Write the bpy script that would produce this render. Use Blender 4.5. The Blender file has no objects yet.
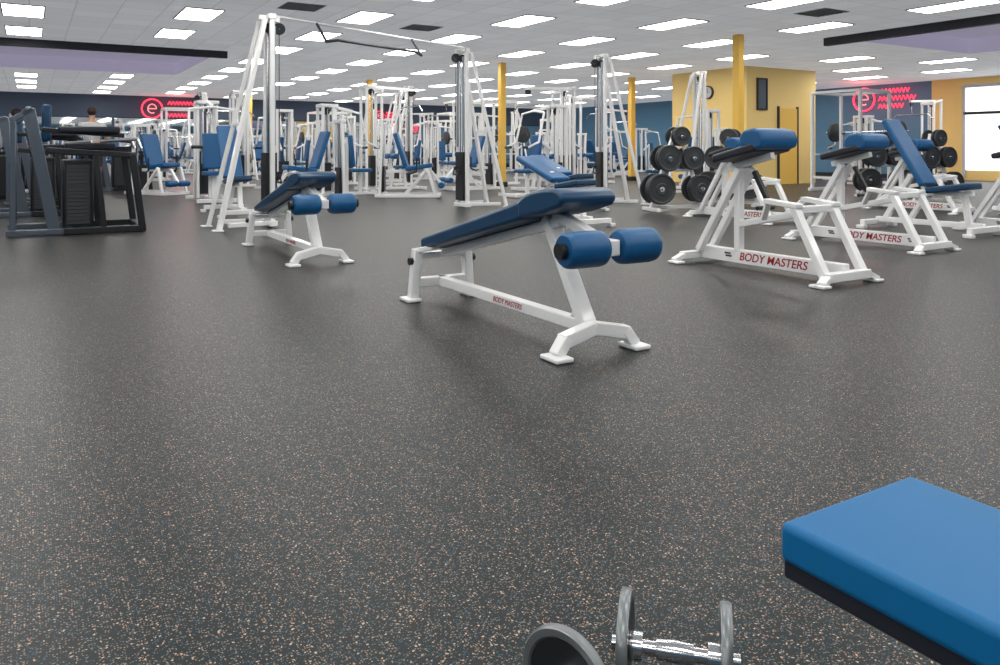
import bpy, bmesh, math, random
from mathutils import Vector, Matrix, Euler
S=bpy.context.scene; COL=S.collection
random.seed(7)
try:
    S.view_settings.view_transform='Standard'
except Exception: pass
R=math.radians
YAW=R(31)
CH=3.05   # ceiling height
def rw(b,a,z=0.0):
    return Vector((b*math.cos(YAW)-a*math.sin(YAW), b*math.sin(YAW)+a*math.cos(YAW), z))
BENCH=R(-59)

# ---------------------------------------------------------------- materials
def mat(name,col,rough=0.5,metal=0.0,emit=None,es=0.0,coat=0.0,spec=0.5):
    m=bpy.data.materials.new(name); m.use_nodes=True
    b=m.node_tree.nodes['Principled BSDF']
    b.inputs['Base Color'].default_value=(*col,1); b.inputs['Roughness'].default_value=rough
    b.inputs['Metallic'].default_value=metal; b.inputs['Coat Weight'].default_value=coat
    b.inputs['Specular IOR Level'].default_value=spec
    if emit:
        b.inputs['Emission Color'].default_value=(*emit,1); b.inputs['Emission Strength'].default_value=es
    return m
def noisy(m,scale=300,strength=0.08,dist=0.002):
    nt=m.node_tree; b=nt.nodes['Principled BSDF']
    tc=nt.nodes.new('ShaderNodeTexCoord'); n=nt.nodes.new('ShaderNodeTexNoise'); n.inputs['Scale'].default_value=scale
    bp=nt.nodes.new('ShaderNodeBump'); bp.inputs['Strength'].default_value=strength; bp.inputs['Distance'].default_value=dist
    nt.links.new(tc.outputs['Object'],n.inputs['Vector']); nt.links.new(n.outputs['Fac'],bp.inputs['Height'])
    nt.links.new(bp.outputs['Normal'],b.inputs['Normal'])
    return m
WHITE=mat('white_enamel',(0.90,0.90,0.90),0.3,coat=0.3)
NAVY=noisy(mat('navy_vinyl',(0.004,0.046,0.115),0.36))
BLUE=noisy(mat('blue_vinyl',(0.002,0.092,0.25),0.42))
BRIGHT=noisy(mat('bright_blue_vinyl',(0.001,0.130,0.33),0.5,spec=0.3),500,0.12,0.001)
BLACK=mat('black_metal',(0.012,0.013,0.016),0.35)
BLACKV=noisy(mat('black_vinyl',(0.012,0.015,0.025),0.4))
CHROME=mat('chrome',(0.75,0.76,0.78),0.15,1.0)
SILVER=mat('silver_paint',(0.36,0.40,0.45),0.3,0.7)
GUNM=mat('gunmetal_paint',(0.13,0.155,0.19),0.28,0.6)
IRON=noisy(mat('cast_iron',(0.05,0.055,0.06),0.45,0.3),60,0.3)
GREYP=mat('grey_plate',(0.22,0.24,0.25),0.35,0.6)
GREYM=mat('grey_mesh_metal',(0.35,0.36,0.38),0.5)
YELLOW=mat('yellow_paint',(0.90,0.55,0.10),0.55)
YELL2=mat('yellow_wall_paint',(0.95,0.68,0.25),0.6)
WALLB=mat('blue_wall_paint',(0.10,0.24,0.38),0.6)
WALLN=mat('navy_wall_paint',(0.06,0.09,0.14),0.6)
LAV=mat('lavender_tray_glow',(0.40,0.38,0.46),0.7,emit=(0.60,0.55,0.75),es=0.32)  # purple cove glow put into the tray surfaces; no lamp inside
DARK=mat('dark_trim',(0.015,0.016,0.024),0.5)
NEON=mat('red_neon',(0.9,0.05,0.05),0.4,emit=(1.0,0.03,0.07),es=3.2)
NEONP=mat('pink_neon',(0.9,0.4,0.4),0.4,emit=(1.0,0.20,0.22),es=1.6)
RED=mat('red_print',(0.38,0.012,0.02),0.5)
PRINT=mat('dark_print',(0.05,0.03,0.04),0.5)
LAMP=mat('lamp_diffuser',(0.9,0.9,0.9),0.5,emit=(1.0,0.972,0.92),es=11.5)
MIRROR=mat('mirror_glass',(0.75,0.8,0.82),0.03,1.0)
WINDOW=mat('daylit_glass',(0.8,0.85,0.85),0.2,emit=(0.9,0.97,1.0),es=1.3)
SKIN=mat('skin',(0.55,0.32,0.22),0.55)
HAIR=mat('dark_hair',(0.04,0.022,0.015),0.6)
SHIRTD=mat('dark_cloth',(0.03,0.03,0.04),0.8)
SHIRTW=mat('pale_cloth',(0.6,0.6,0.6),0.8)
SHOE=mat('white_shoe',(0.7,0.7,0.7),0.6)
POSTER=mat('poster_board',(0.05,0.07,0.10),0.4)

def floor_mat():
    m=bpy.data.materials.new('speckled_rubber'); m.use_nodes=True; nt=m.node_tree; b=nt.nodes['Principled BSDF']
    N=nt.nodes.new; L=nt.links.new
    tc=N('ShaderNodeTexCoord')
    def speck(scale,thr_rand,thr_d,off):
        mp=N('ShaderNodeMapping'); mp.inputs['Location'].default_value=(off,off*1.7,0)
        L(tc.outputs['Object'],mp.inputs['Vector'])
        v=N('ShaderNodeTexVoronoi'); v.voronoi_dimensions='2D'; v.inputs['Scale'].default_value=scale
        n=N('ShaderNodeTexNoise'); n.inputs['Scale'].default_value=scale*1.3; n.inputs['Detail'].default_value=1
        mx=N('ShaderNodeVectorMath'); mx.operation='MULTIPLY_ADD'; mx.inputs[1].default_value=(0.9/scale,0.9/scale,0)
        L(mp.outputs[0],n.inputs['Vector']); L(n.outputs['Color'],mx.inputs[0]); L(mp.outputs[0],mx.inputs[2]); L(mx.outputs[0],v.inputs['Vector'])
        sp=N('ShaderNodeSeparateColor'); L(v.outputs['Color'],sp.inputs[0])
        c1=N('ShaderNodeMath'); c1.operation='GREATER_THAN'; c1.inputs[1].default_value=thr_rand; L(sp.outputs[0],c1.inputs[0])
        c2=N('ShaderNodeMath'); c2.operation='LESS_THAN'; c2.inputs[1].default_value=thr_d; L(v.outputs['Distance'],c2.inputs[0])
        mu=N('ShaderNodeMath'); mu.operation='MULTIPLY'; L(c1.outputs[0],mu.inputs[0]); L(c2.outputs[0],mu.inputs[1])
        return mu.outputs[0]
    base=N('ShaderNodeTexNoise'); base.inputs['Scale'].default_value=220; L(tc.outputs['Object'],base.inputs['Vector'])
    rp=N('ShaderNodeValToRGB'); rp.color_ramp.elements[0].color=(0.002,0.006,0.008,1); rp.color_ramp.elements[1].color=(0.010,0.019,0.023,1)
    rp.color_ramp.elements[0].position=0.35; rp.color_ramp.elements[1].position=0.65
    L(base.outputs['Fac'],rp.inputs[0])
    cur=rp.outputs[0]
    for (sc,tr,td,off,col) in [(200,0.74,0.29,0,(0.34,0.215,0.15,1)),(240,0.76,0.30,3.3,(0.07,0.14,0.17,1)),(125,0.90,0.23,9.1,(0.62,0.41,0.29,1))]:
        f=speck(sc,tr,td,off)
        mx=N('ShaderNodeMix'); mx.data_type='RGBA'; L(f,mx.inputs['Factor']); L(cur,mx.inputs['A']); mx.inputs['B'].default_value=col
        cur=mx.outputs['Result']
    L(cur,b.inputs['Base Color'])
    b.inputs['Roughness'].default_value=0.40; b.inputs['Specular IOR Level'].default_value=0.20
    bp=N('ShaderNodeBump'); bp.inputs['Strength'].default_value=0.12; bp.inputs['Distance'].default_value=0.001
    L(base.outputs['Fac'],bp.inputs['Height']); L(bp.outputs[0],b.inputs['Normal'])
    return m
def ceil_mat():
    m=bpy.data.materials.new('ceiling_tile'); m.use_nodes=True; nt=m.node_tree; b=nt.nodes['Principled BSDF']
    N=nt.nodes.new; L=nt.links.new
    tc=N('ShaderNodeTexCoord'); br=N('ShaderNodeTexBrick')
    br.offset=0; br.inputs['Scale'].default_value=1; br.inputs['Brick Width'].default_value=0.593; br.inputs['Row Height'].default_value=0.593
    br.inputs['Mortar Size'].default_value=0.009; br.inputs['Color1'].default_value=(0.57,0.58,0.60,1); br.inputs['Color2'].default_value=(0.52,0.53,0.55,1)
    br.inputs['Mortar'].default_value=(0.42,0.43,0.45,1)
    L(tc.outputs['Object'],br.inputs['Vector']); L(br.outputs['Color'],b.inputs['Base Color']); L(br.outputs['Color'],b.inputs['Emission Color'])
    b.inputs['Emission Strength'].default_value=0.5; b.inputs['Roughness'].default_value=0.85  # tiles emit a faint glow, added as ambient fill to brighten the ceiling
    return m
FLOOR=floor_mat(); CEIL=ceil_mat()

# ---------------------------------------------------------------- mesh builder
class MB:
    def __init__(s): s.bm=bmesh.new()
    def box(s,c,d,rot=None):
        r=bmesh.ops.create_cube(s.bm,size=1.0)
        M=Matrix.Translation(Vector(c))@((rot if rot else Matrix.Identity(4)))@Matrix.Diagonal((*d,1))
        bmesh.ops.transform(s.bm,matrix=M,verts=r['verts']); return s
    def _frame(s,p,q,up=Vector((0,0,1))):
        p=Vector(p);q=Vector(q); z=(q-p).normalized()
        if abs(z.dot(up))>0.995: up=Vector((1,0,0))
        x=up.cross(z).normalized(); y=z.cross(x)
        M=Matrix((x,y,z)).transposed().to_4x4(); M.translation=(p+q)/2
        return M,(q-p).length
    def beam(s,p,q,w,h=None):
        h=h or w; M,l=s._frame(p,q)
        r=bmesh.ops.create_cube(s.bm,size=1.0)
        bmesh.ops.transform(s.bm,matrix=M@Matrix.Diagonal((w,h,l,1)),verts=r['verts']); return s
    def cyl(s,p,q,r,r2=None,seg=14):
        M,l=s._frame(p,q)
        o=bmesh.ops.create_cone(s.bm,cap_ends=True,segments=seg,radius1=r,radius2=r if r2 is None else r2,depth=l)
        bmesh.ops.transform(s.bm,matrix=M,verts=o['verts']); return s
    def sph(s,c,r,seg=12,sc=(1,1,1)):
        o=bmesh.ops.create_uvsphere(s.bm,u_segments=seg,v_segments=max(6,seg//2+2),radius=r)
        bmesh.ops.transform(s.bm,matrix=Matrix.Translation(Vector(c))@Matrix.Diagonal((*sc,1)),verts=o['verts']); return s
    def path(s,pts,r,seg=10):
        for i in range(len(pts)-1): s.cyl(pts[i],pts[i+1],r,seg=seg)
        for p in pts[1:-1]: s.sph(p,r*1.0,seg)
        return s
    def prism(s,prof,y0,y1):
        a=[s.bm.verts.new((x,y0,z)) for x,z in prof]; b=[s.bm.verts.new((x,y1,z)) for x,z in prof]
        n=len(prof); s.bm.faces.new(a); s.bm.faces.new(b[::-1])
        for i in range(n): s.bm.faces.new((a[i],b[i],b[(i+1)%n],a[(i+1)%n]))
        return s
    def lathe(s,prof,c,axis,seg=28):
        """prof: [(radius, along)] closed ring"""
        ax=Vector(axis).normalized(); M,_=s._frame(Vector(c)-ax*.5,Vector(c)+ax*.5)
        rings=[]
        for i in range(seg):
            t=2*math.pi*i/seg
            rings.append([s.bm.verts.new(M@Vector((r*math.cos(t),r*math.sin(t),z))) for r,z in prof])
        n=len(prof)
        for i in range(seg):
            A=rings[i];B=rings[(i+1)%seg]
            for j in range(n):
                k=(j+1)%n
                s.bm.faces.new((A[j],A[k],B[k],B[j]))
        return s
    def done(s,name,m,parent=None,bevel=0,seg=2,loc=(0,0,0),ang=35,label=None):
        bmesh.ops.recalc_face_normals(s.bm,faces=s.bm.faces)
        me=bpy.data.meshes.new(name); s.bm.to_mesh(me); s.bm.free()
        me.materials.append(m)
        me.polygons.foreach_set('use_smooth',[True]*len(me.polygons))
        try: me.set_sharp_from_angle(angle=R(ang))
        except Exception: pass
        o=bpy.data.objects.new(name,me); COL.objects.link(o); o.location=loc
        if parent: o.parent=parent
        if bevel:
            bv=o.modifiers.new('bevel','BEVEL'); bv.width=bevel; bv.segments=seg; bv.limit_method='ANGLE'; bv.angle_limit=R(40)
        if label: o['label']=label
        return o
def thing(name,label,cat,loc,rz=0,group=None):
    e=bpy.data.objects.new(name,None); COL.objects.link(e); e.location=loc; e.rotation_euler=(0,0,rz); e.empty_display_size=0.2
    e['label']=label; e['category']=cat
    if group: e['group']=group
    return e
def dup(root,loc,rz,label=None,group=None):
    def rec(o,par):
        n=o.copy(); COL.objects.link(n)
        if par: n.parent=par
        for c in o.children: rec(c,n)
        return n
    n=rec(root,None); n.location=loc; n.rotation_euler=(0,0,rz)
    if label: n['label']=label
    if group: n['group']=group
    return n
def pad(name,m,parent,c,d,rot=None,bev=0.02,label=None):
    return MB().box(c,d,rot).done(name,m,parent,bevel=bev,seg=3,ang=60,label=label)
def roller(name,m,parent,c,r,l,axis='y'):
    prof=[(0.012,-l/2),(r*0.82,-l/2),(r*0.95,-l/2+0.012),(r,-l/2+0.035),(r,l/2-0.035),(r*0.95,l/2-0.012),(r*0.82,l/2),(0.012,l/2)]
    ax=(0,1,0) if axis=='y' else (1,0,0)
    return MB().lathe(prof,c,ax,24).done(name,m,parent,ang=50)
def lettering(text,size,parent,loc,rot,m,shear=0.2,off=0.0):
    cu=bpy.data.curves.new('lettering','FONT'); cu.body=text; cu.size=size; cu.shear=shear; cu.extrude=0.0008; cu.offset=off
    cu.align_x='CENTER'; cu.align_y='CENTER'
    t=bpy.data.objects.new('tmp_text',cu); COL.objects.link(t)
    bpy.context.view_layer.update()
    dg=bpy.context.evaluated_depsgraph_get()
    me=bpy.data.meshes.new_from_object(t.evaluated_get(dg)); me.name='lettering'
    bpy.data.objects.remove(t,do_unlink=True)
    me.materials.clear(); me.materials.append(m)
    o=bpy.data.objects.new('lettering',me); COL.objects.link(o); o.parent=parent; o.location=loc; o.rotation_euler=rot
    o['label']='printed red maker name'
    return o

# ---------------------------------------------------------------- room shell
def flat(name,b0,b1,a0,a1,z,m,up=True):
    me=bpy.data.meshes.new(name); v=[(b0,a0,z),(b1,a0,z),(b1,a1,z),(b0,a1,z)]
    me.from_pydata(v,[],[(0,1,2,3) if up else (3,2,1,0)]); me.materials.append(m)
    o=bpy.data.objects.new(name,me); COL.objects.link(o); o.rotation_euler=(0,0,YAW); o['kind']='structure'; return o
BL,BR,A0,A1=-9.0,24.0,-6.0,34.0
flat('floor',BL,BR,A0,A1,0,FLOOR)
bs=[BL,3.6,13.2,18.0,BR]; as_=[A0,9.6,17.8,24.0,A1]
holes=[(0,2),(2,0)]
mb=MB()
for i in range(4):
    for j in range(4):
        if (i,j) in holes: continue
        vs=[mb.bm.verts.new((x,y,CH)) for x,y in [(bs[i],as_[j]),(bs[i],as_[j+1]),(bs[i+1],as_[j+1]),(bs[i+1],as_[j])]]
        mb.bm.faces.new(vs)
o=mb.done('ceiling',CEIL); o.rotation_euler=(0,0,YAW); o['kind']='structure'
def rbox(name,b0,b1,a0,a1,z0,z1,m,kind=True,bevel=0):
    o=MB().box(((b0+b1)/2,(a0+a1)/2,(z0+z1)/2),(b1-b0,a1-a0,z1-z0)).done(name,m,bevel=bevel)
    o.rotation_euler=(0,0,YAW)
    if kind: o['kind']='structure'
    return o
T=0.2
rbox('wall_far',BL-T,BR+T,A1,A1+T,0,CH+.4,WALLN)
rbox('wall_right',BR,BR+T,A0,A1,0,CH+.4,WALLB)
rbox('wall_left',BL-T,BL,A0,A1,0,CH+.4,WALLB)
rbox('wall_near',BL-T,BR+T,A0-T,A0,0,CH+.4,WALLB)
rbox('wall_entry',BR-.06,BR-.005,8.6,13.9,0,CH,YELL2)
rbox('baseboard_far',BL,BR,A1-.02,A1,0,.12,DARK)
rbox('baseboard_right',BR-.02,BR,A0,A1,0,.12,DARK)
def tray(b0,b1,a0,a1,n):
    mb=MB(); z0,z1=CH,CH+.32
    P=[(b0,a0),(b1,a0),(b1,a1),(b0,a1)]
    mb.bm.faces.new([mb.bm.verts.new((x,y,z1)) for x,y in P])
    for k in range(4):
        (x0,y0),(x1,y1)=P[k],P[(k+1)%4]
        mb.bm.faces.new([mb.bm.verts.new(v) for v in [(x0,y0,z0),(x1,y1,z0),(x1,y1,z1),(x0,y0,z1)]])
    o=mb.done('ceiling_tray',LAV); o.name='trim_%d'%n; o.rotation_euler=(0,0,YAW); o['kind']='structure'
tray(BL,3.6,17.8,24,1); tray(13.2,18,A0,9.6,2)
rbox('trim_3',BL,3.7,17.68,17.8,CH-.15,CH+.02,DARK)
rbox('trim_4',13.08,13.2,A0,9.7,CH-.15,CH+.02,DARK)

# yellow office
OB0,OB1,OA0,OA1=15.7,18.4,13.9,16.6
rbox('wall_office',OB0,OB1,OA0,OA1,0,CH,YELL2)
rbox('door_1',16.9,17.6,13.86,13.9,0,2.0,YELLOW)
rbox('trim_40',16.85,16.9,13.85,13.9,0,2.05,DARK); rbox('trim_41',17.6,17.65,13.85,13.9,0,2.05,DARK)
def board(name,label,cat,b,a,z,w,h,m,facing='a'):
    r=thing(name,label,cat,rw(b,a,0),YAW if facing=='a' else YAW+R(-90))
    MB().box((0,-.02,z),(w,.03,h)).done('panel',m,r,bevel=.004)
    mb=MB()
    x,zz=w/2+.02,h/2+.02
    mb.beam((-x,-.025,z-zz-.02),(-x,-.025,z+zz+.02),.05,.04); mb.beam((x,-.025,z-zz-.02),(x,-.025,z+zz+.02),.05,.04)
    mb.beam((-x,-.025,z-zz),(x,-.025,z-zz),.05,.04); mb.beam((-x,-.025,z+zz),(x,-.025,z+zz),.05,.04)
    mb.done('board_frame',DARK,r,bevel=.004)
    return r
board('notice_board','dark framed notice board on the yellow office wall','notice board',16.25,13.9,2.35,.30,.75,POSTER)
ck=thing('wall_clock','round white wall clock on the yellow office wall','clock',rw(15.7,15.2,0),YAW+R(-90))
MB().lathe([(0.001,-.02),(.15,-.02),(.15,.02),(.001,.02)],(0,-.03,2.45),(0,1,0),24).done('clock_face',SHIRTW,ck)
MB().lathe([(.15,-.03),(.18,-.03),(.18,.03),(.15,.03)],(0,-.03,2.45),(0,1,0),24).done('clock_rim',BLACK,ck)
MB().box((0,-.056,2.50),(.012,.006,.1)).done('clock_hand',BLACK,ck); MB().box((.04,-.056,2.45),(.08,.006,.012)).done('clock_hand',BLACK,ck)

# window / door on the right wall
rbox('window_1',BR-.09,BR-.065,9.6,12.9,.3,2.75,WINDOW)
k=7
for a in (9.6,11.25,12.9):
    rbox('trim_%d'%k,BR-.14,BR-.06,a-.04,a+.04,.1,2.8,SHIRTW); k+=1
rbox('trim_%d'%k,BR-.14,BR-.06,9.6,12.9,2.75,2.85,SHIRTW); k+=1
rbox('trim_%d'%k,BR-.14,BR-.06,9.6,12.9,1.95,2.03,DARK); k+=1

# mirrors on the far wall
for i in range(7):
    b=BL+8.5+i*3.4
    if b+3.2>BR: break
    m_=thing('wall_mirror','tall frameless mirror panel on the navy wall','mirror',rw(b+1.6,A1,0),YAW,'mirrors along the navy wall')
    MB().box((0,-.012,1.15),(3.3,.02,2.0)).done('glass',MIRROR,m_)
    MB().box((0,-.02,.13),(3.3,.04,.03)).done('mirror_trim',DARK,m_); MB().box((0,-.02,2.17),(3.3,.04,.03)).done('mirror_trim',DARK,m_)

# columns
for (x,y,w) in [(4.44,14.6,.15),(.05,19.3,.15),(-4.0,24.0,.16),(3.9,23.2,.16),(-9.6,30,.18)]:
    c=thing('support_column','slim square yellow painted support column','column',(x,y,0),YAW,'yellow support columns')
    MB().box((0,0,CH/2),(w,w,CH-.002)).done('shaft',YELLOW,c,bevel=.01)
    MB().box((0,0,.06),(w+.06,w+.06,.12)).done('base',DARK,c,bevel=.01)

# ---------------------------------------------------------------- ceiling lights
def light_proto():
    r=thing('ceiling_light','rectangular recessed fluorescent ceiling light panel','ceiling light',(0,0,0),YAW,'fluorescent ceiling lights')
    MB().box((0,0,-.008),(.54,1.12,.012)).done('diffuser',LAMP,r)
    mb=MB()
    for s_ in (-1,1):
        mb.box((s_*.28,0,-.008),(.02,1.16,.018)); mb.box((0,s_*.57,-.008),(.54,.02,.018))
    mb.done('lamp_frame',SHIRTW,r)
    return r
lp=None
OFFICE=(OB0-.6,OB1+.6,OA0-.8,OA1+.8)
for kx in range(-3,10):
    b=-.08+2.37*kx
    for m_ in range(-12,20):
        a=14.1-1.04*kx+2.4*m_
        if a<-3 or a>A1-.8 or b<BL+.5 or b>BR-.5: continue
        if b<4.1 and 17.0<a<24.7: continue
        if 12.7<b<18.4 and a<10.4: continue
        if OFFICE[0]<b<OFFICE[1] and OFFICE[2]<a<OFFICE[3]: continue
        p=rw(b,a,CH)
        if lp is None: lp=light_proto(); lp.location=p
        else: dup(lp,p,YAW)
vp=None
for (b,a) in [(1.2,11.2),(3.5,11.6),(5.9,12.5),(9.4,14.8),(4.7,17.0),(10.6,7.9)]:
    if vp is None:
        vp=thing('air_vent','grey louvred square air vent in the tiled ceiling','vent',rw(b,a,CH),YAW,'ceiling air vents')
        mb=MB()
        mb.box((0,0,-.005),(.58,.58,.008))
        for i in range(7): mb.box((0,-.24+i*.08,-.012),(.54,.03,.01))
        mb.done('louvre',GREYM,vp)
    else: dup(vp,rw(b,a,CH),YAW)

# ---------------------------------------------------------------- neon signs
def neon(b,a,z,sc,rz,label):
    r=thing('neon_sign',label,'neon sign',rw(b,a,0),rz)
    n=28
    pts=[(math.cos(2*math.pi*i/n)*.40*sc,-.06,z+math.sin(2*math.pi*i/n)*.40*sc) for i in range(n+1)]
    MB().path(pts,.028*sc,6).done('neon_ring',NEON,r)
    pts=[(math.cos(t)*.17*sc,-.06,z+math.sin(t)*.19*sc) for t in [R(d_) for d_ in range(0,301,30)]]
    MB().path(pts,.020*sc,6).cyl((-.16*sc,-.06,z),(.17*sc,-.06,z),.020*sc,seg=6).done('neon_emblem',NEONP,r)
    for i,(x0,x1) in enumerate([(.62,1.7),(.55,1.9),(.55,1.5)]):
        zz=z+.26*sc-i*.26*sc; mb=MB(); pts=[]; x=x0*sc
        kk=0
        while x<x1*sc:
            pts.append((x,-.06,zz+(.065*sc if kk%2 else -.065*sc))); x+=.07*sc; kk+=1
        mb.path(pts,.016*sc,6).done('neon_stroke',NEON,r)
    mb=MB()
    for x in (-.3,.3,.9,1.4): mb.cyl((x*sc,0,z),(x*sc,-.06,z),.012,seg=6)
    mb.beam((-.35*sc,-.02,z),(1.5*sc,-.02,z),.03,.02).done('mounting_rail',DARK,r)
    return r
neon(4.2,A1,2.55,.95,YAW,'glowing red neon ring emblem with script on navy wall')
neon(13.9,A1,2.5,.5,YAW,'small glowing red neon sign on navy wall')
neon(BR,16.2,2.58,.95,YAW-R(90),'glowing red neon ring emblem with script on blue wall')
for (b,a) in ((5.0,A1-1.4),(BR-1.4,15.4)):
    li=bpy.data.lights.new('neon_glow','POINT'); li.energy=28; li.color=(1,.12,.12); li.shadow_soft_size=.3
    lo=bpy.data.objects.new('neon_glow',li); COL.objects.link(lo); lo.location=rw(b,a,2.7)

# ---------------------------------------------------------------- decline bench
def decline_bench(loc,rz,label):
    r=thing('decline_bench',label,'exercise bench',loc,rz,'decline sit-up benches')
    mb=MB()
    mb.beam((-.74,0,.11),(.78,0,.11),.06,.055)
    mb.beam((-.71,-.19,.11),(-.71,.19,.11),.055,.055)
    for s_ in (-1,1):
        mb.beam((-.71,s_*.19,.015),(-.70,s_*.165,.31),.055,.055)
        mb.box((-.72,s_*.20,.012),(.13,.09,.02))
        mb.beam((-.71,s_*.165,.30),(-.58,s_*.11,.33),.045,.03)
        mb.beam((.78,0,.11),(.80,s_*.18,.075),.06,.06)
        mb.beam((.80,s_*.16,.09),(.805,s_*.215,.02),.06,.05)
        mb.box((.81,s_*.215,.012),(.13,.09,.02))
    mb.beam((.74,0,.12),(.44,0,.58),.075,.055)
    mb.beam((.64,0,.12),(.69,0,.20),.05,.02)
    mb.beam((-.66,0,.285),(.55,0,.565),.055,.05)
    mb.beam((-.70,-.17,.27),(-.70,.17,.27),.04,.04)
    mb.beam((.50,0,.60),(.88,0,.49),.055,.045)
    mb.box((.90,0,.48),(.07,.06,.07))
    mb.done('frame',WHITE,r,bevel=.006)
    for y0 in (-.22,.17): MB().cyl((-.70,y0,.24),(-.70,y0+.05,.24),.022).done('adjuster_knob',BLACK,r)
    MB().prism([(-.69,.305),(-.705,.375),(.40,.66),(.44,.60),(.42,.565)],-.15,.15).done('backrest_pad',NAVY,r,bevel=.022,seg=3,ang=60)
    MB().prism([(.40,.575),(.39,.655),(.46,.692),(.53,.712),(.62,.725),(.70,.728),(.75,.71),(.765,.68),(.74,.65),(.6,.61)],-.155,.155).done('knee_pad',NAVY,r,bevel=.02,seg=3,ang=60)
    MB().cyl((.90,-.27,.48),(.90,.27,.48),.014).done('roller_axle',CHROME,r)
    roller('foot_roller',BLUE,r,(.90,-.142,.48),.078,.205)
    roller('foot_roller',BLUE,r,(.90,.142,.48),.078,.205)
    for s_ in (-1,1): MB().cyl((.90,s_*.247,.48),(.90,s_*.272,.48),.035).done('end_cap',BLACK,r)
    lettering('BODY MASTERS',.040,r,(.1,-.0315,.11),(R(90),0,0),RED,.3)
    return r
b1=decline_bench((.01,4.15,0),BENCH,'white steel decline bench with navy pad and blue foot rollers')
b2=dup(b1,(-1.83,6.85,0),BENCH)

# ---------------------------------------------------------------- preacher bench
def preacher(loc,rz,label,m=BLUE):
    r=thing('preacher_curl_bench',label,'exercise bench',loc,rz,'preacher curl benches')
    mb=MB()
    mb.beam((-.66,0,.085),(.66,0,.085),.055,.105)
    for x in (-.66,.66):
        mb.beam((x,-.22,.06),(x,.22,.06),.065,.06)
        for s_ in (-1,1):
            mb.beam((x,s_*.21,.06),(x+(.02 if x>0 else -.02),s_*.29,.02),.065,.04)
            mb.box((x,s_*.28,.012),(.12,.08,.02))
    for s_ in (-1,1):
        mb.beam((.64,s_*.20,.06),(.40,s_*.20,.50),.065,.05)
        mb.beam((-.62,s_*.07,.1),(-.20,s_*.07,.76),.055,.05)
        mb.beam((.44,s_*.20,.515),(.16,s_*.20,.54),.075,.035)
        mb.beam((.18,s_*.20,.54),(.05,s_*.1,.40),.04,.04)
    mb.beam((.40,-.22,.49),(.40,.22,.49),.05,.05)
    mb.beam((-.27,0,.12),(-.27,0,.76),.06,.055)
    mb.beam((-.27,0,.33),(.40,0,.47),.05,.05)
    mb.beam((-.36,0,.76),(.05,0,.86),.05,.05)
    mb.done('frame',WHITE,r,bevel=.006)
    mb=MB(); mb.beam((-.12,0,.74),(.02,0,.50),.035,.035); mb.cyl((-.02,-.09,.47),(-.02,.09,.47),.016); mb.done('adjuster_post',BLACK,r,bevel=.003)
    MB().prism([(-.36,.80),(-.37,.86),(.02,.955),(.06,.93),(.05,.89)],-.20,.20).done('arm_pad',BLACKV,r,bevel=.018,seg=3,ang=60)
    MB().prism([(-.10,.93),(-.10,1.0),(-.06,1.045),(.03,1.06),(.10,1.04),(.125,.98),(.11,.92),(.04,.90)],-.195,.195).done('arm_roll',m,r,bevel=.02,seg=3,ang=60)
    lettering('BODY MASTERS',.086,r,(.06,-.029,.085),(R(90),0,0),RED,.25,.0010)
    for x,z in ((-.36,.10),(-.35,.08),(.46,.10),(.47,.08)): MB().box((x,-.0285,z),(.06,.002,.014)).done('print_bar',PRINT,r)
    return r
p1=preacher((1.98,5.80,0),BENCH,'white preacher curl bench with blue roll on black arm pad')
dup(p1,(3.48,7.45,0),BENCH)
dup(p1,(5.75,8.4,0),BENCH)
dup(p1,(3.1,10.1,0),BENCH)
dup(p1,(6.2,11.6,0),BENCH)

# ---------------------------------------------------------------- incline bench
def incline(loc,rz,label,ang=58,m=BLUE,name='incline_bench'):
    r=thing(name,label,'exercise bench',loc,rz,'adjustable benches')
    mb=MB()
    mb.beam((-.6,0,.1),(.6,0,.1),.06,.06)
    for x in (-.6,.6):
        mb.beam((x,-.28,.07),(x,.28,.07),.06,.06)
        for s_ in (-1,1): mb.box((x,s_*.29,.02),(.1,.07,.04))
    mb.beam((.45,0,.1),(.40,0,.42),.06,.06); mb.beam((-.5,0,.1),(-.18,0,.62),.06,.06); mb.beam((0,0,.42),(.5,0,.44),.05,.05)
    mb.beam((-.2,0,.12),(.0,0,.42),.06,.05)
    t=R(ang); L=.86
    e=(-.02-math.cos(t)*L,0,.47+math.sin(t)*L)
    mb.beam((0,0,.42),(e[0]*.9+.02,0,.42+(e[2]-.42)*.85),.05,.04)
    mb.done('frame',WHITE,r,bevel=.006)
    pad('backrest_pad',m,r,(-.02-math.cos(t)*L/2+math.sin(t)*.04,0,.49+math.sin(t)*L/2+math.cos(t)*.04),(L,.28,.07),Matrix.Rotation(t,4,'Y'))
    pad('seat_pad',NAVY,r,(.28,0,.49),(.46,.3,.07),Matrix.Rotation(R(-8),4,'Y'))
    MB().cyl((-.28,-.1,.45),(-.28,.1,.45),.015).done('adjuster_bar',CHROME,r)
    return r
i1=incline((4.72,8.65,0),BENCH,'white incline bench with tall blue backrest')
i2=incline((.75,9.6,0),BENCH,'white bench with gently sloping blue pad',18)
dup(i2,(1.0,11.9,0),BENCH); dup(i1,(7.1,10.3,0),BENCH); dup(i1,(-3.75,11.0,0),BENCH)

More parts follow.
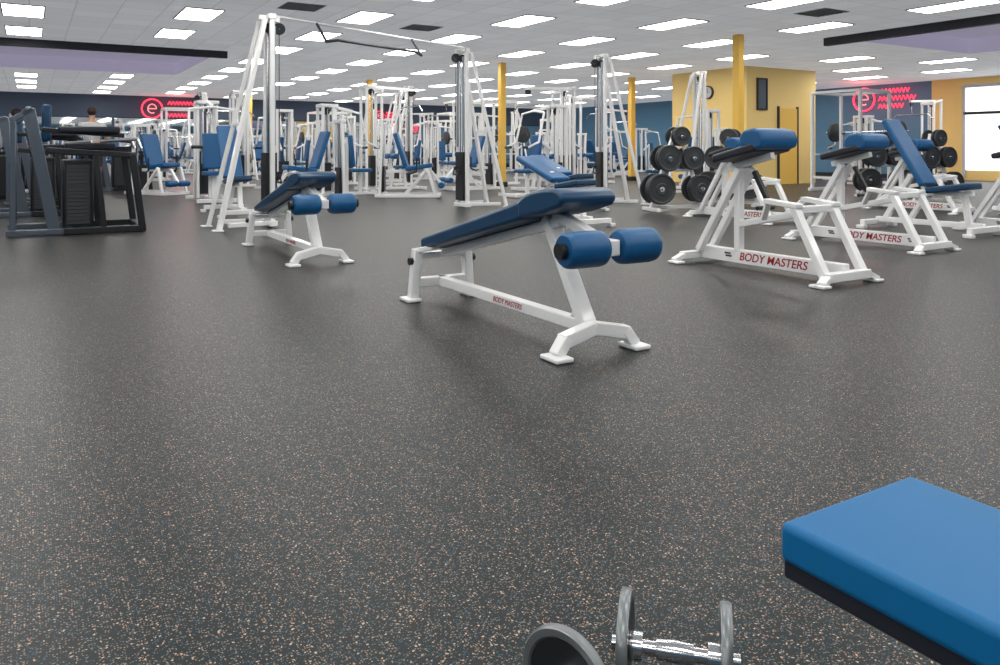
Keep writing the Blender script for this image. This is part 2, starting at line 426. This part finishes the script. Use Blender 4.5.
# ---------------------------------------------------------------- weight stacks & towers
def stack(r,x,y,w,d,z0,n,top,rods=True,m=BLACK):
    mb=MB()
    for i in range(n): mb.box((x,y,z0+i*.03+.013),(w,d,.0305))
    mb.done('weight_stack',m,r)
    if rods:
        for s_ in (-1,1): MB().cyl((x,y+s_*d*.3,.1),(x,y+s_*d*.3,top),.012,seg=8).done('guide_rod',CHROME,r)
        MB().cyl((x,y,z0+n*.03),(x,y,top),.006,seg=6).done('cable',BLACK,r)
def pulley(r,c,rad=.07,axis=(0,1,0)):
    MB().lathe([(.01,-.012),(rad,-.015),(rad*.85,0),(rad,.015),(.01,.012)],c,axis,18).done('pulley',BLACK,r)
def tower(loc,rz,label,h=2.35):
    r=thing('cable_tower',label,'cable machine',loc,rz,'cable towers')
    mb=MB()
    for s_ in (-1,1):
        mb.beam((.10,s_*.16,.04),(.10,s_*.13,h),.06,.05)
        mb.beam((-.52,s_*.30,.02),(.02,s_*.13,h-.03),.055,.05)
        mb.box((-.54,s_*.31,.012),(.12,.1,.02))
        mb.beam((-.42,s_*.28,.06),(.10,s_*.17,.06),.05,.05)
    mb.beam((.10,-.2,.05),(.10,.2,.05),.1,.06)
    mb.beam((.10,-.17,h),(.10,.17,h),.08,.06); mb.beam((-.02,0,h),(.22,0,h-.02),.06,.06)
    mb.beam((-.25,-.22,1.2),(-.25,.22,1.2),.035,.035)
    mb.done('frame',WHITE,r,bevel=.005)
    stack(r,.10,0,.13,.22,.12,25,h-.1)
    pulley(r,(.22,0,h-.12)); pulley(r,(.10,0,h-.12),.06)
    MB().box((.22,0,.62),(.05,.05,.05)).cyl((.22,0,.64),(.22,0,h-.1),.005,seg=6).path([(.22,-.08,.52),(.22,-.05,.60),(.22,.05,.60),(.22,.08,.52)],.01,6).cyl((.22,-.08,.52),(.22,.08,.52),.016,seg=8).done('cable_handle',BLACK,r)
    for s_ in (-1,1): MB().beam((.14,s_*.09,.95),(.14,s_*.09,h-.1),.02,.03).done('guide_shield',SILVER,r)
    return r
t1=tower((-2.80,9.15,0),YAW,'tall white A-frame cable tower with black weight stack',2.45)
T2=(-.50,12.3,0)
dup(t1,T2,YAW+R(180))
dup(t1,(1.78,13.0,0),YAW+R(165))
dup(t1,(3.95,15.8,0),YAW)
dup(t1,(-2.35,19.4,0),YAW)
pA=Vector((-2.72,9.24,2.49)); pB=Vector((-.56,12.2,2.49)); d=(pB-pA).normalized()
cb=thing('crossover_beam','thin white overhead beam with bent dark pull-up bar','crossover beam',(pA.x,pA.y,0),math.atan2(d.y,d.x))
Lb=(pB-pA).length
MB().beam((0,0,2.49),(Lb,0,2.49),.03,.025).done('beam',WHITE,cb,bevel=.005)
MB().path([(.70,-.02,2.48),(.70,-.20,2.24),(.85,-.24,2.27),(2.3,-.24,2.27),(2.45,-.20,2.24),(2.45,-.02,2.48)],.018,8).done('pull_up_bar',IRON,cb)

# ---------------------------------------------------------------- selector machines
def lat_machine(loc,rz,h=2.3):
    r=thing('lat_pulldown_machine','white lat pulldown machine with long bar and blue seat','weight machine',loc,rz,'lat pulldown machines')
    mb=MB()
    mb.beam((-.5,0,.05),(.9,0,.05),.08,.06); mb.beam((-.5,-.35,.05),(-.5,.35,.05),.08,.06); mb.beam((.9,-.3,.05),(.9,.3,.05),.08,.06)
    for s_ in (-1,1):
        mb.beam((-.45,s_*.17,.05),(-.45,s_*.17,h),.06,.05)
        mb.beam((-.1,s_*.17,.05),(-.1,s_*.17,h-.1),.05,.05)
        mb.beam((-.5,s_*.17,h),(-.05,s_*.17,h-.08),.05,.05)
    mb.beam((-.45,-.2,h),(-.45,.2,h),.06,.06)
    mb.beam((-.1,-.2,h-.1),(-.1,.2,h-.1),.06,.06)
    mb.beam((-.45,0,h),(.75,0,h-.05),.07,.06)
    mb.beam((.55,0,.05),(.5,0,.48),.07,.06); mb.beam((.18,0,.05),(.18,0,.72),.06,.06)
    mb.done('frame',WHITE,r,bevel=.005)
    stack(r,-.28,0,.12,.24,.12,22,h-.1)
    pulley(r,(.68,0,h-.12)); pulley(r,(-.28,0,h-.12))
    pad('seat_pad',BLUE,r,(.5,0,.52),(.4,.3,.07))
    roller('thigh_roller',BLUE,r,(.20,-.17,.76),.06,.26); roller('thigh_roller',BLUE,r,(.20,.17,.76),.06,.26)
    MB().cyl((.68,0,h-.12),(.68,0,h-.42),.005,seg=6).path([(.68,-.6,h-.55),(.68,-.45,h-.42),(.68,.45,h-.42),(.68,.6,h-.55)],.014,8).done('pulldown_bar',CHROME,r)
    return r
def press_machine(loc,rz,h=1.75):
    r=thing('chest_press_machine','white seated press machine with blue pads and black stack','weight machine',loc,rz,'seated press machines')
    mb=MB()
    mb.beam((-.7,0,.05),(.6,0,.05),.08,.06); mb.beam((-.7,-.32,.05),(-.7,.32,.05),.08,.06); mb.beam((.55,-.35,.05),(.55,.35,.05),.08,.06)
    for s_ in (-1,1):
        mb.beam((-.65,s_*.16,.05),(-.65,s_*.16,h),.06,.05); mb.beam((-.4,s_*.16,.05),(-.45,s_*.16,h),.05,.05)
    mb.beam((-.68,0,h),(-.35,0,h),.38,.06); mb.beam((-.4,0,.9),(-.12,0,1.1),.06,.06); mb.beam((-.12,0,.05),(-.12,0,1.15),.07,.06)
    mb.beam((.15,0,.05),(.15,0,.45),.07,.06); mb.beam((-.45,0,h),(0,0,h-.1),.07,.06)
    mb.done('frame',WHITE,r,bevel=.005)
    stack(r,-.53,0,.12,.24,.12,18,h-.05)
    pad('seat_pad',BLUE,r,(.15,0,.5),(.4,.34,.07)); pad('backrest_pad',BLUE,r,(-.05,0,.88),(.07,.3,.62),Matrix.Rotation(R(-6),4,'Y'))
    for s_ in (-1,1):
        MB().path([(0,0,h-.1),(.02,s_*.38,h-.15),(.15,s_*.4,1.05),(.38,s_*.4,.95),(.38,s_*.25,.95)],.022,8).done('press_arm',WHITE,r)
        MB().cyl((.38,s_*.41,.95),(.38,s_*.22,.95),.028,seg=8).done('hand_grip',BLACK,r)
    pulley(r,(-.53,0,h-.1))
    return r
def leg_machine(loc,rz,h=1.4):
    r=thing('leg_extension_machine','white leg extension machine with blue reclined seat','weight machine',loc,rz,'leg extension machines')
    mb=MB()
    for s_ in (-1,1):
        mb.beam((-.7,s_*.28,.05),(.45,s_*.28,.05),.06,.06); mb.beam((-.2,s_*.28,.05),(.25,s_*.26,.55),.05,.05); mb.beam((.4,s_*.28,.05),(.25,s_*.26,.55),.05,.05)
        mb.beam((-.65,s_*.16,.05),(-.6,s_*.16,h),.06,.05)
    for x in (-.7,.45): mb.beam((x,-.3,.05),(x,.3,.05),.06,.06)
    mb.beam((-.62,-.2,h),(-.62,.2,h),.1,.06); mb.beam((-.55,0,.5),(.3,0,.5),.06,.06); mb.beam((.3,0,.5),(.5,0,.25),.05,.05)
    mb.done('frame',WHITE,r,bevel=.005)
    stack(r,-.62,0,.1,.22,.12,16,h-.05)
    pad('seat_pad',BLUE,r,(.08,0,.58),(.5,.4,.08),Matrix.Rotation(R(-8),4,'Y')); pad('backrest_pad',BLUE,r,(-.27,0,.9),(.08,.38,.66),Matrix.Rotation(R(-18),4,'Y'))
    roller('shin_roller',BLUE,r,(.5,-.14,.24),.06,.24); roller('shin_roller',BLUE,r,(.5,.14,.24),.06,.24)
    for s_ in (-1,1): MB().path([(.05,s_*.32,.75),(.05,s_*.32,.5),(-.1,s_*.28,.45)],.016,8).done('side_handle',BLACK,r)
    return r
def rack(loc,rz,h=2.15):
    r=thing('power_rack','white power rack with barbell and black plates','weight rack',loc,rz,'power racks')
    mb=MB()
    for x in (-.5,.5):
        for y in (-.58,.58): mb.beam((x,y,.0),(x,y,h),.06,.06)
        mb.beam((x,-.58,h),(x,.58,h),.06,.06)
    for y in (-.58,.58):
        mb.beam((-.6,y,.04),(.6,y,.04),.07,.07); mb.beam((-.5,y,h),(.5,y,h),.06,.06); mb.beam((-.5,y,.8),(.5,y,.8),.03,.03)
    mb.beam((-.5,-.58,.3),(-.5,.58,.3),.05,.05)
    mb.done('frame',WHITE,r,bevel=.005)
    MB().cyl((.56,-1.0,1.3),(.56,1.0,1.3),.015).done('barbell_shaft',CHROME,r)
    for y in (-.78,.78): MB().lathe([(.02,-.04),(.19,-.04),(.22,-.03),(.22,.03),(.19,.04),(.02,.04)],(.56,y,1.3),(0,1,0),24).done('barbell_weight',IRON,r)
    for y in (-.58,.58): MB().box((.545,y,1.27),(.09,.07,.04)).done('bar_hook',BLACK,r)
    return r
PLP=[(.028,-.012),(.05,-.024),(.07,-.024),(.085,-.010),(.165,-.010),(.18,-.022),(.2,-.022),(.205,-.01),(.205,.01),(.2,.022),(.18,.022),(.165,.01),(.085,.01),(.07,.024),(.05,.024),(.028,.012)]
def plate(loc,rz,sc=1.0,tilt=0,label='round black cast iron weight plate on white rack'):
    o=MB().lathe(PLP,(0,0,0),(0,1,0),32).done('weight_plate',IRON)
    r=o; r.location=loc; r.rotation_euler=(tilt,0,rz); r.scale=(sc,sc,sc)
    o['label']=label; o['category']='weight plate'; o['group']='weight plates on racks'
    MB().lathe([(.018,-.027),(.035,-.027),(.035,.027),(.018,.027)],(0,0,0),(0,1,0),20).done('hub',CHROME,o)
    return o
def tree(loc,rz):
    r=thing('plate_tree','white A-frame weight plate tree with steel pegs','plate rack',loc,rz,'plate trees')
    mb=MB()
    for s_ in (-1,1):
        mb.beam((s_*.42,-.25,.03),(s_*.42,.25,.03),.06,.05)
        mb.beam((s_*.42,0,.04),(s_*.05,0,1.15),.055,.05)
    mb.beam((-.42,0,.06),(.42,0,.06),.05,.05); mb.beam((-.08,0,1.15),(.08,0,1.15),.06,.05); mb.beam((-.25,0,.6),(.25,0,.6),.04,.04)
    mb.done('frame',WHITE,r,bevel=.005)
    pegs=[(-.33,.33),(.33,.33),(-.2,.78),(.2,.78),(0,1.1)]
    for x,z in pegs: MB().cyl((x,-.22,z),(x,.22,z),.014,seg=10).done('peg',CHROME,r)
    return r,pegs
def loaded_tree(loc,rz):
    r,pegs=tree(loc,rz); M=Matrix.Translation(Vector(loc))@Matrix.Rotation(rz,4,'Z')
    for (x,z),sc in zip(pegs,(1.1,1.0,.95,.85,.7)):
        for y in (-.09,-.15,.09):
            plate(M@Vector((x,y,z)),rz,sc)
loaded_tree((2.62,11.6,0),YAW-R(15))
loaded_tree((3.75,12.7,0),YAW-R(65))
loaded_tree((7.35,13.3,0),YAW-R(10))
loaded_tree((7.3,14.9,0),YAW-R(30))

lm=lat_machine((-2.6,17.4,0),YAW,2.3)
dup(lm,(-1.2,22.0,0),YAW+R(90)); dup(lm,(1.2,17.6,0),YAW+R(180)); dup(lm,(2.1,20.6,0),YAW)
pm=press_machine((-5.0,13.6,0),YAW+R(-90))
lg=leg_machine((-6.75,15.6,0),YAW+R(-60))
rk=rack((-.3,20.6,0),YAW)
dup(pm,(-2.9,15.4,0),YAW); dup(lg,(-3.3,13.2,0),YAW+R(180)); dup(pm,(-5.0,17.5,0),YAW+R(90))
dup(lg,(-1.6,14.8,0),YAW+R(-30)); dup(rk,(7.6,17.0,0),YAW)

# ---------------------------------------------------------------- dark machines
def dark_machine(loc,rz):
    r=thing('abdominal_machine','gunmetal and black padded weight machine with slanted uprights','weight machine',loc,rz,'gunmetal and black machines')
    mb=MB()
    for y in (-.40,.45):
        mb.beam((-.28,y,.02),(-.52,y,1.33),.05,.12)
        mb.beam((-.66,y,.02),(-.66,y,1.20),.05,.06)
        mb.beam((-.72,y,.04),(-.15,y,.04),.09,.06)
        mb.beam((-.68,y,1.20),(-.48,y,1.33),.05,.06)
    mb.beam((-.52,-.40,1.32),(-.52,.45,1.32),.06,.06)
    mb.done('side_frame',GUNM,r,bevel=.008)
    mb=MB()
    for y in (-.45,.45):
        mb.beam((-.2,y,.04),(.56,y,.04),.07,.07)
        mb.beam((.56,y,.04),(.46,y,.86),.07,.07)
        mb.beam((-.35,y,.90),(.50,y,.84),.06,.06)
        mb.beam((.18,y,.04),(.10,y,.86),.06,.06)
    mb.beam((.56,-.45,.04),(.56,.45,.04),.08,.07); mb.beam((.46,-.45,.84),(.46,.45,.84),.07,.07)
    mb.beam((-.15,-.45,.04),(-.15,.45,.04),.07,.07)
    mb.beam((-.4,-.2,1.12),(.4,-.2,1.06),.06,.05)
    mb.done('lower_frame',BLACK,r,bevel=.008)
    MB().box((-.06,-.1,.42),(.30,.42,.76)).done('stack_shroud',BLACK,r,bevel=.02)
    mb=MB()
    for i in range(16): mb.box((-.06,-.32,.12+i*.04),(.22,.03,.041 if i%2 else .03))
    mb.done('weight_stack',IRON,r)
    pad('arm_pad',BLACKV,r,(.05,-.25,1.12),(.60,.16,.07)); pad('seat_pad',BLACKV,r,(.08,.15,.94),(.5,.4,.08)); pad('backrest_pad',NAVY,r,(-.35,.15,1.2),(.09,.36,.4))
    for y0 in (-.3,.35): MB().path([(.2,y0,1.0),(.52,y0,1.02),(.56,y0,.92)],.02,8).done('handle',CHROME,r)
    return r
dm=dark_machine((-4.66,8.75,0),YAW)
dup(dm,(-6.35,11.0,0),YAW)
dup(dm,(-7.5,13.2,0),YAW); dup(dm,(-9.3,14.4,0),YAW+R(90)); dup(dm,(-10.9,18.2,0),YAW+R(90)); dup(dm,(-8.6,17.8,0),YAW)
PEOPLE=[(-10.1,16.4),(-8.2,15.75)]

# scatter further machines on a room-aligned grid
protos=[pm,lg,lm,pm,lg,rk,t1,lg,pm]
RAD={'chest':.85,'leg_e':.78,'lat_p':.95,'power':1.05,'cable':.62,'abdom':.85,'incli':.7,'preac':.75,'decli':.9,'plate':.6,'suppo':.15,'person':.3}
def rad(n):
    for k_,v in RAD.items():
        if n.startswith(k_): return v
    return .4
avoid=[(o.location.x,o.location.y,rad(o.name)) for o in COL.objects if o.parent is None and o.type=='EMPTY' and not o.name.startswith(('ceiling','air','neon','wall','notice','cross'))]
avoid+=[(x,y,.35) for x,y in PEOPLE]
rng=random.Random(11)
cnt=0
for ib in range(0,17):
    for ia in range(0,16):
        b=-.2+ib*1.45+rng.uniform(-.25,.25); a=12.6+ia*1.45+rng.uniform(-.25,.25)
        q=protos[rng.randrange(len(protos))]; ang=rng.choice([0,90,180,270])
        if a>A1-1.5 or b>BR-1.5: continue
        if OB0-1.3<b<OB1+1.3 and OA0-1.3<a<OA1+1.3: continue
        p=rw(b,a)
        if p.y<14.2 or abs(p.x/p.y)>.68: continue
        rr=rad(q.name)
        if any(math.hypot(p.x-x,p.y-y)<rr+r2 for x,y,r2 in avoid): continue
        dup(q,p,YAW+R(ang)); avoid.append((p.x,p.y,rr)); cnt+=1
print('scattered',cnt)

# ---------------------------------------------------------------- foreground bench pad + frame
def fg_bench():
    r=thing('flat_bench','flat bench with bright blue stitched vinyl pad','exercise bench',(.346,.972,0),BENCH)
    MB().box((.60,.137,.4150),(1.2,.275,.050)).done('seat_pad',BRIGHT,r,bevel=.010,seg=4,ang=60)
    MB().box((.60,.137,.3860),(1.192,.267,.030)).done('pad_underside',BLACKV,r,bevel=.003)
    mb=MB(); mb.beam((.25,.137,.345),(1.1,.137,.345),.05,.05)
    for x in (.35,1.0):
        mb.beam((x,.137,.345),(x,.137,.06),.05,.05); mb.beam((x,-.08,.03),(x,.35,.03),.06,.05)
    mb.beam((.35,.137,.05),(1.0,.137,.05),.05,.05)
    mb.done('frame',WHITE,r,bevel=.005)
fg_bench()
def dumbbell(c,ang,half,rad,label,group='loose dumbbells'):
    r=thing('dumbbell',label,'dumbbell',(c[0],c[1],0),ang,group)
    MB().cyl((-half-.022,0,rad),(half+.022,0,rad),.0115,seg=20).lathe([(.011,-.03),(.015,-.03),(.017,0),(.015,.03),(.011,.03)],(0,0,rad),(1,0,0),20).done('handle',CHROME,r)
    for s_ in (-1,1):
        prof=[(.013,-.005),(rad*.80,-.005),(rad*.84,-.009),(rad*.97,-.009),(rad,-.005),(rad,.005),(rad*.97,.009),(rad*.84,.009),(rad*.80,.005),(.013,.005)]
        MB().lathe([(a_,z+s_*half) for a_,z in prof],(0,0,rad),(1,0,0),48).done('weight_disc',GREYP,r)
        MB().lathe([(.013,-.0065),(rad*.80,-.0065),(rad*.80,.0065),(.013,.0065)],(s_*half,0,rad),(1,0,0),40).done('disc_face',BLACK,r)
        MB().lathe([(.011,-.010),(.022,-.010),(.022,.010),(.011,.010)],(s_*(half-.018),0,rad),(1,0,0),20).done('collar',CHROME,r)
    return r
dumbbell((.285,1.275),math.atan2(-.041,.158),.080,.083,'chrome handled dumbbell with round grey rimmed discs')
dumbbell((.046,1.138),R(48.6),.085,.083,'round black dumbbell with grey rim and chrome handle')

# ---------------------------------------------------------------- people
def skinobj(name,V,E,Rr,m,parent,sub=1):
    me=bpy.data.meshes.new(name); me.from_pydata(V,E,[]); me.materials.append(m)
    o=bpy.data.objects.new(name,me); COL.objects.link(o); o.parent=parent
    sk=o.modifiers.new('skin','SKIN'); sk.use_smooth_shade=True
    if not me.skin_vertices: return o
    for i,rv in enumerate(Rr): me.skin_vertices[0].data[i].radius=(rv,rv) if not isinstance(rv,tuple) else rv
    me.skin_vertices[0].data[0].use_root=True
    s=o.modifiers.new('sub','SUBSURF'); s.levels=sub; s.render_levels=sub
    return o
def person(loc,rz,label,shirt,fwd=.25):
    r=thing('person',label,'person',loc,rz)
    V=[(0,0,.95),(0,0,1.12),(0,0,1.35),(0,0,1.47),(0,0,1.54),(0,.01,1.63),(0,0,1.72)]
    Rr=[(.15,.11),(.13,.10),(.16,.11),(.06,.06),(.055,.055),(.078,.095),(.06,.07)]
    E=[(0,1),(1,2),(2,3),(3,4),(4,5),(5,6)]
    def add(p,rad,frm):
        V.append(p); Rr.append(rad); E.append((frm,len(V)-1)); return len(V)-1
    add((0,.115,1.615),.014,5)
    for s_ in (-1,1):
        h=add((s_*.10,0,.88),.09,0); k_=add((s_*.11,.02,.5),.058,h); f=add((s_*.12,0,.10),.042,k_); add((s_*.13,.16,.035),.032,f)
        sh=add((s_*.19,0,1.41),.06,2); el=add((s_*.26,.02,1.13),.042,sh); w=add((s_*.25,fwd,1.02),.028,el)
        pm_=add((s_*.25,fwd+.07,1.0),.032,w)
        for j in range(4): 
            a1_=add((s_*(.225+.017*j),fwd+.125,.995),.0095,pm_); add((s_*(.225+.017*j),fwd+.15-.006*abs(j-1.5),.975),.008,a1_)
        add((s_*.205,fwd+.09,.985),.010,pm_)
    skinobj('body',V,E,Rr,SKIN,r)
    V=[(0,0,1.0),(0,0,1.15),(0,0,1.36),(0,0,1.44)];Rr=[(.17,.13),(.15,.12),(.18,.13),(.09,.08)];E=[(0,1),(1,2),(2,3)]
    for s_ in (-1,1):
        V.append((s_*.20,0,1.41));Rr.append(.075);E.append((2,len(V)-1)); V.append((s_*.245,.01,1.22));Rr.append(.062);E.append((len(V)-2,len(V)-1))
    skinobj('shirt',V,E,Rr,shirt,r)
    V=[(0,0,.98)];Rr=[(.165,.125)];E=[]
    for s_ in (-1,1):
        V.append((s_*.10,0,.86));Rr.append(.105);E.append((0,len(V)-1)); V.append((s_*.112,.015,.52));Rr.append(.085);E.append((len(V)-2,len(V)-1))
    skinobj('shorts',V,E,Rr,SHIRTD,r)
    mb=MB(); mb.sph((0,-.015,1.68),.098,16,(.9,1.1,.95)); mb.done('hair',HAIR,r,ang=80)
    for s_ in (-1,1): MB().sph((s_*.033,.09,1.645),.012,8).done('eye',BLACK,r)
    for s_ in (-1,1): MB().prism([(s_*.13-.045,0),(s_*.13+.045,0),(s_*.13+.04,.07),(s_*.13-.04,.07)],-.08,.2).done('shoe',SHOE,r,bevel=.02,seg=2)
    return r
person((*PEOPLE[0],0),R(-60),'standing person in dark shirt and shorts beside machines',SHIRTD)
person((*PEOPLE[1],0),R(20),'standing person in pale shirt and dark shorts beside machines',SHIRTW)

# ---------------------------------------------------------------- world & camera
w=bpy.data.worlds.new('world'); S.world=w; w.use_nodes=True
w.node_tree.nodes['Background'].inputs[0].default_value=(.6,.65,.7,1); w.node_tree.nodes['Background'].inputs[1].default_value=.4
cam=bpy.data.cameras.new('camera'); co=bpy.data.objects.new('camera',cam); COL.objects.link(co)
co.location=(0,0,.9); co.rotation_euler=(R(90),0,0); cam.sensor_width=36; cam.lens=28.2; cam.shift_y=-.1825; cam.clip_end=200; cam.clip_start=.02
S.camera=co
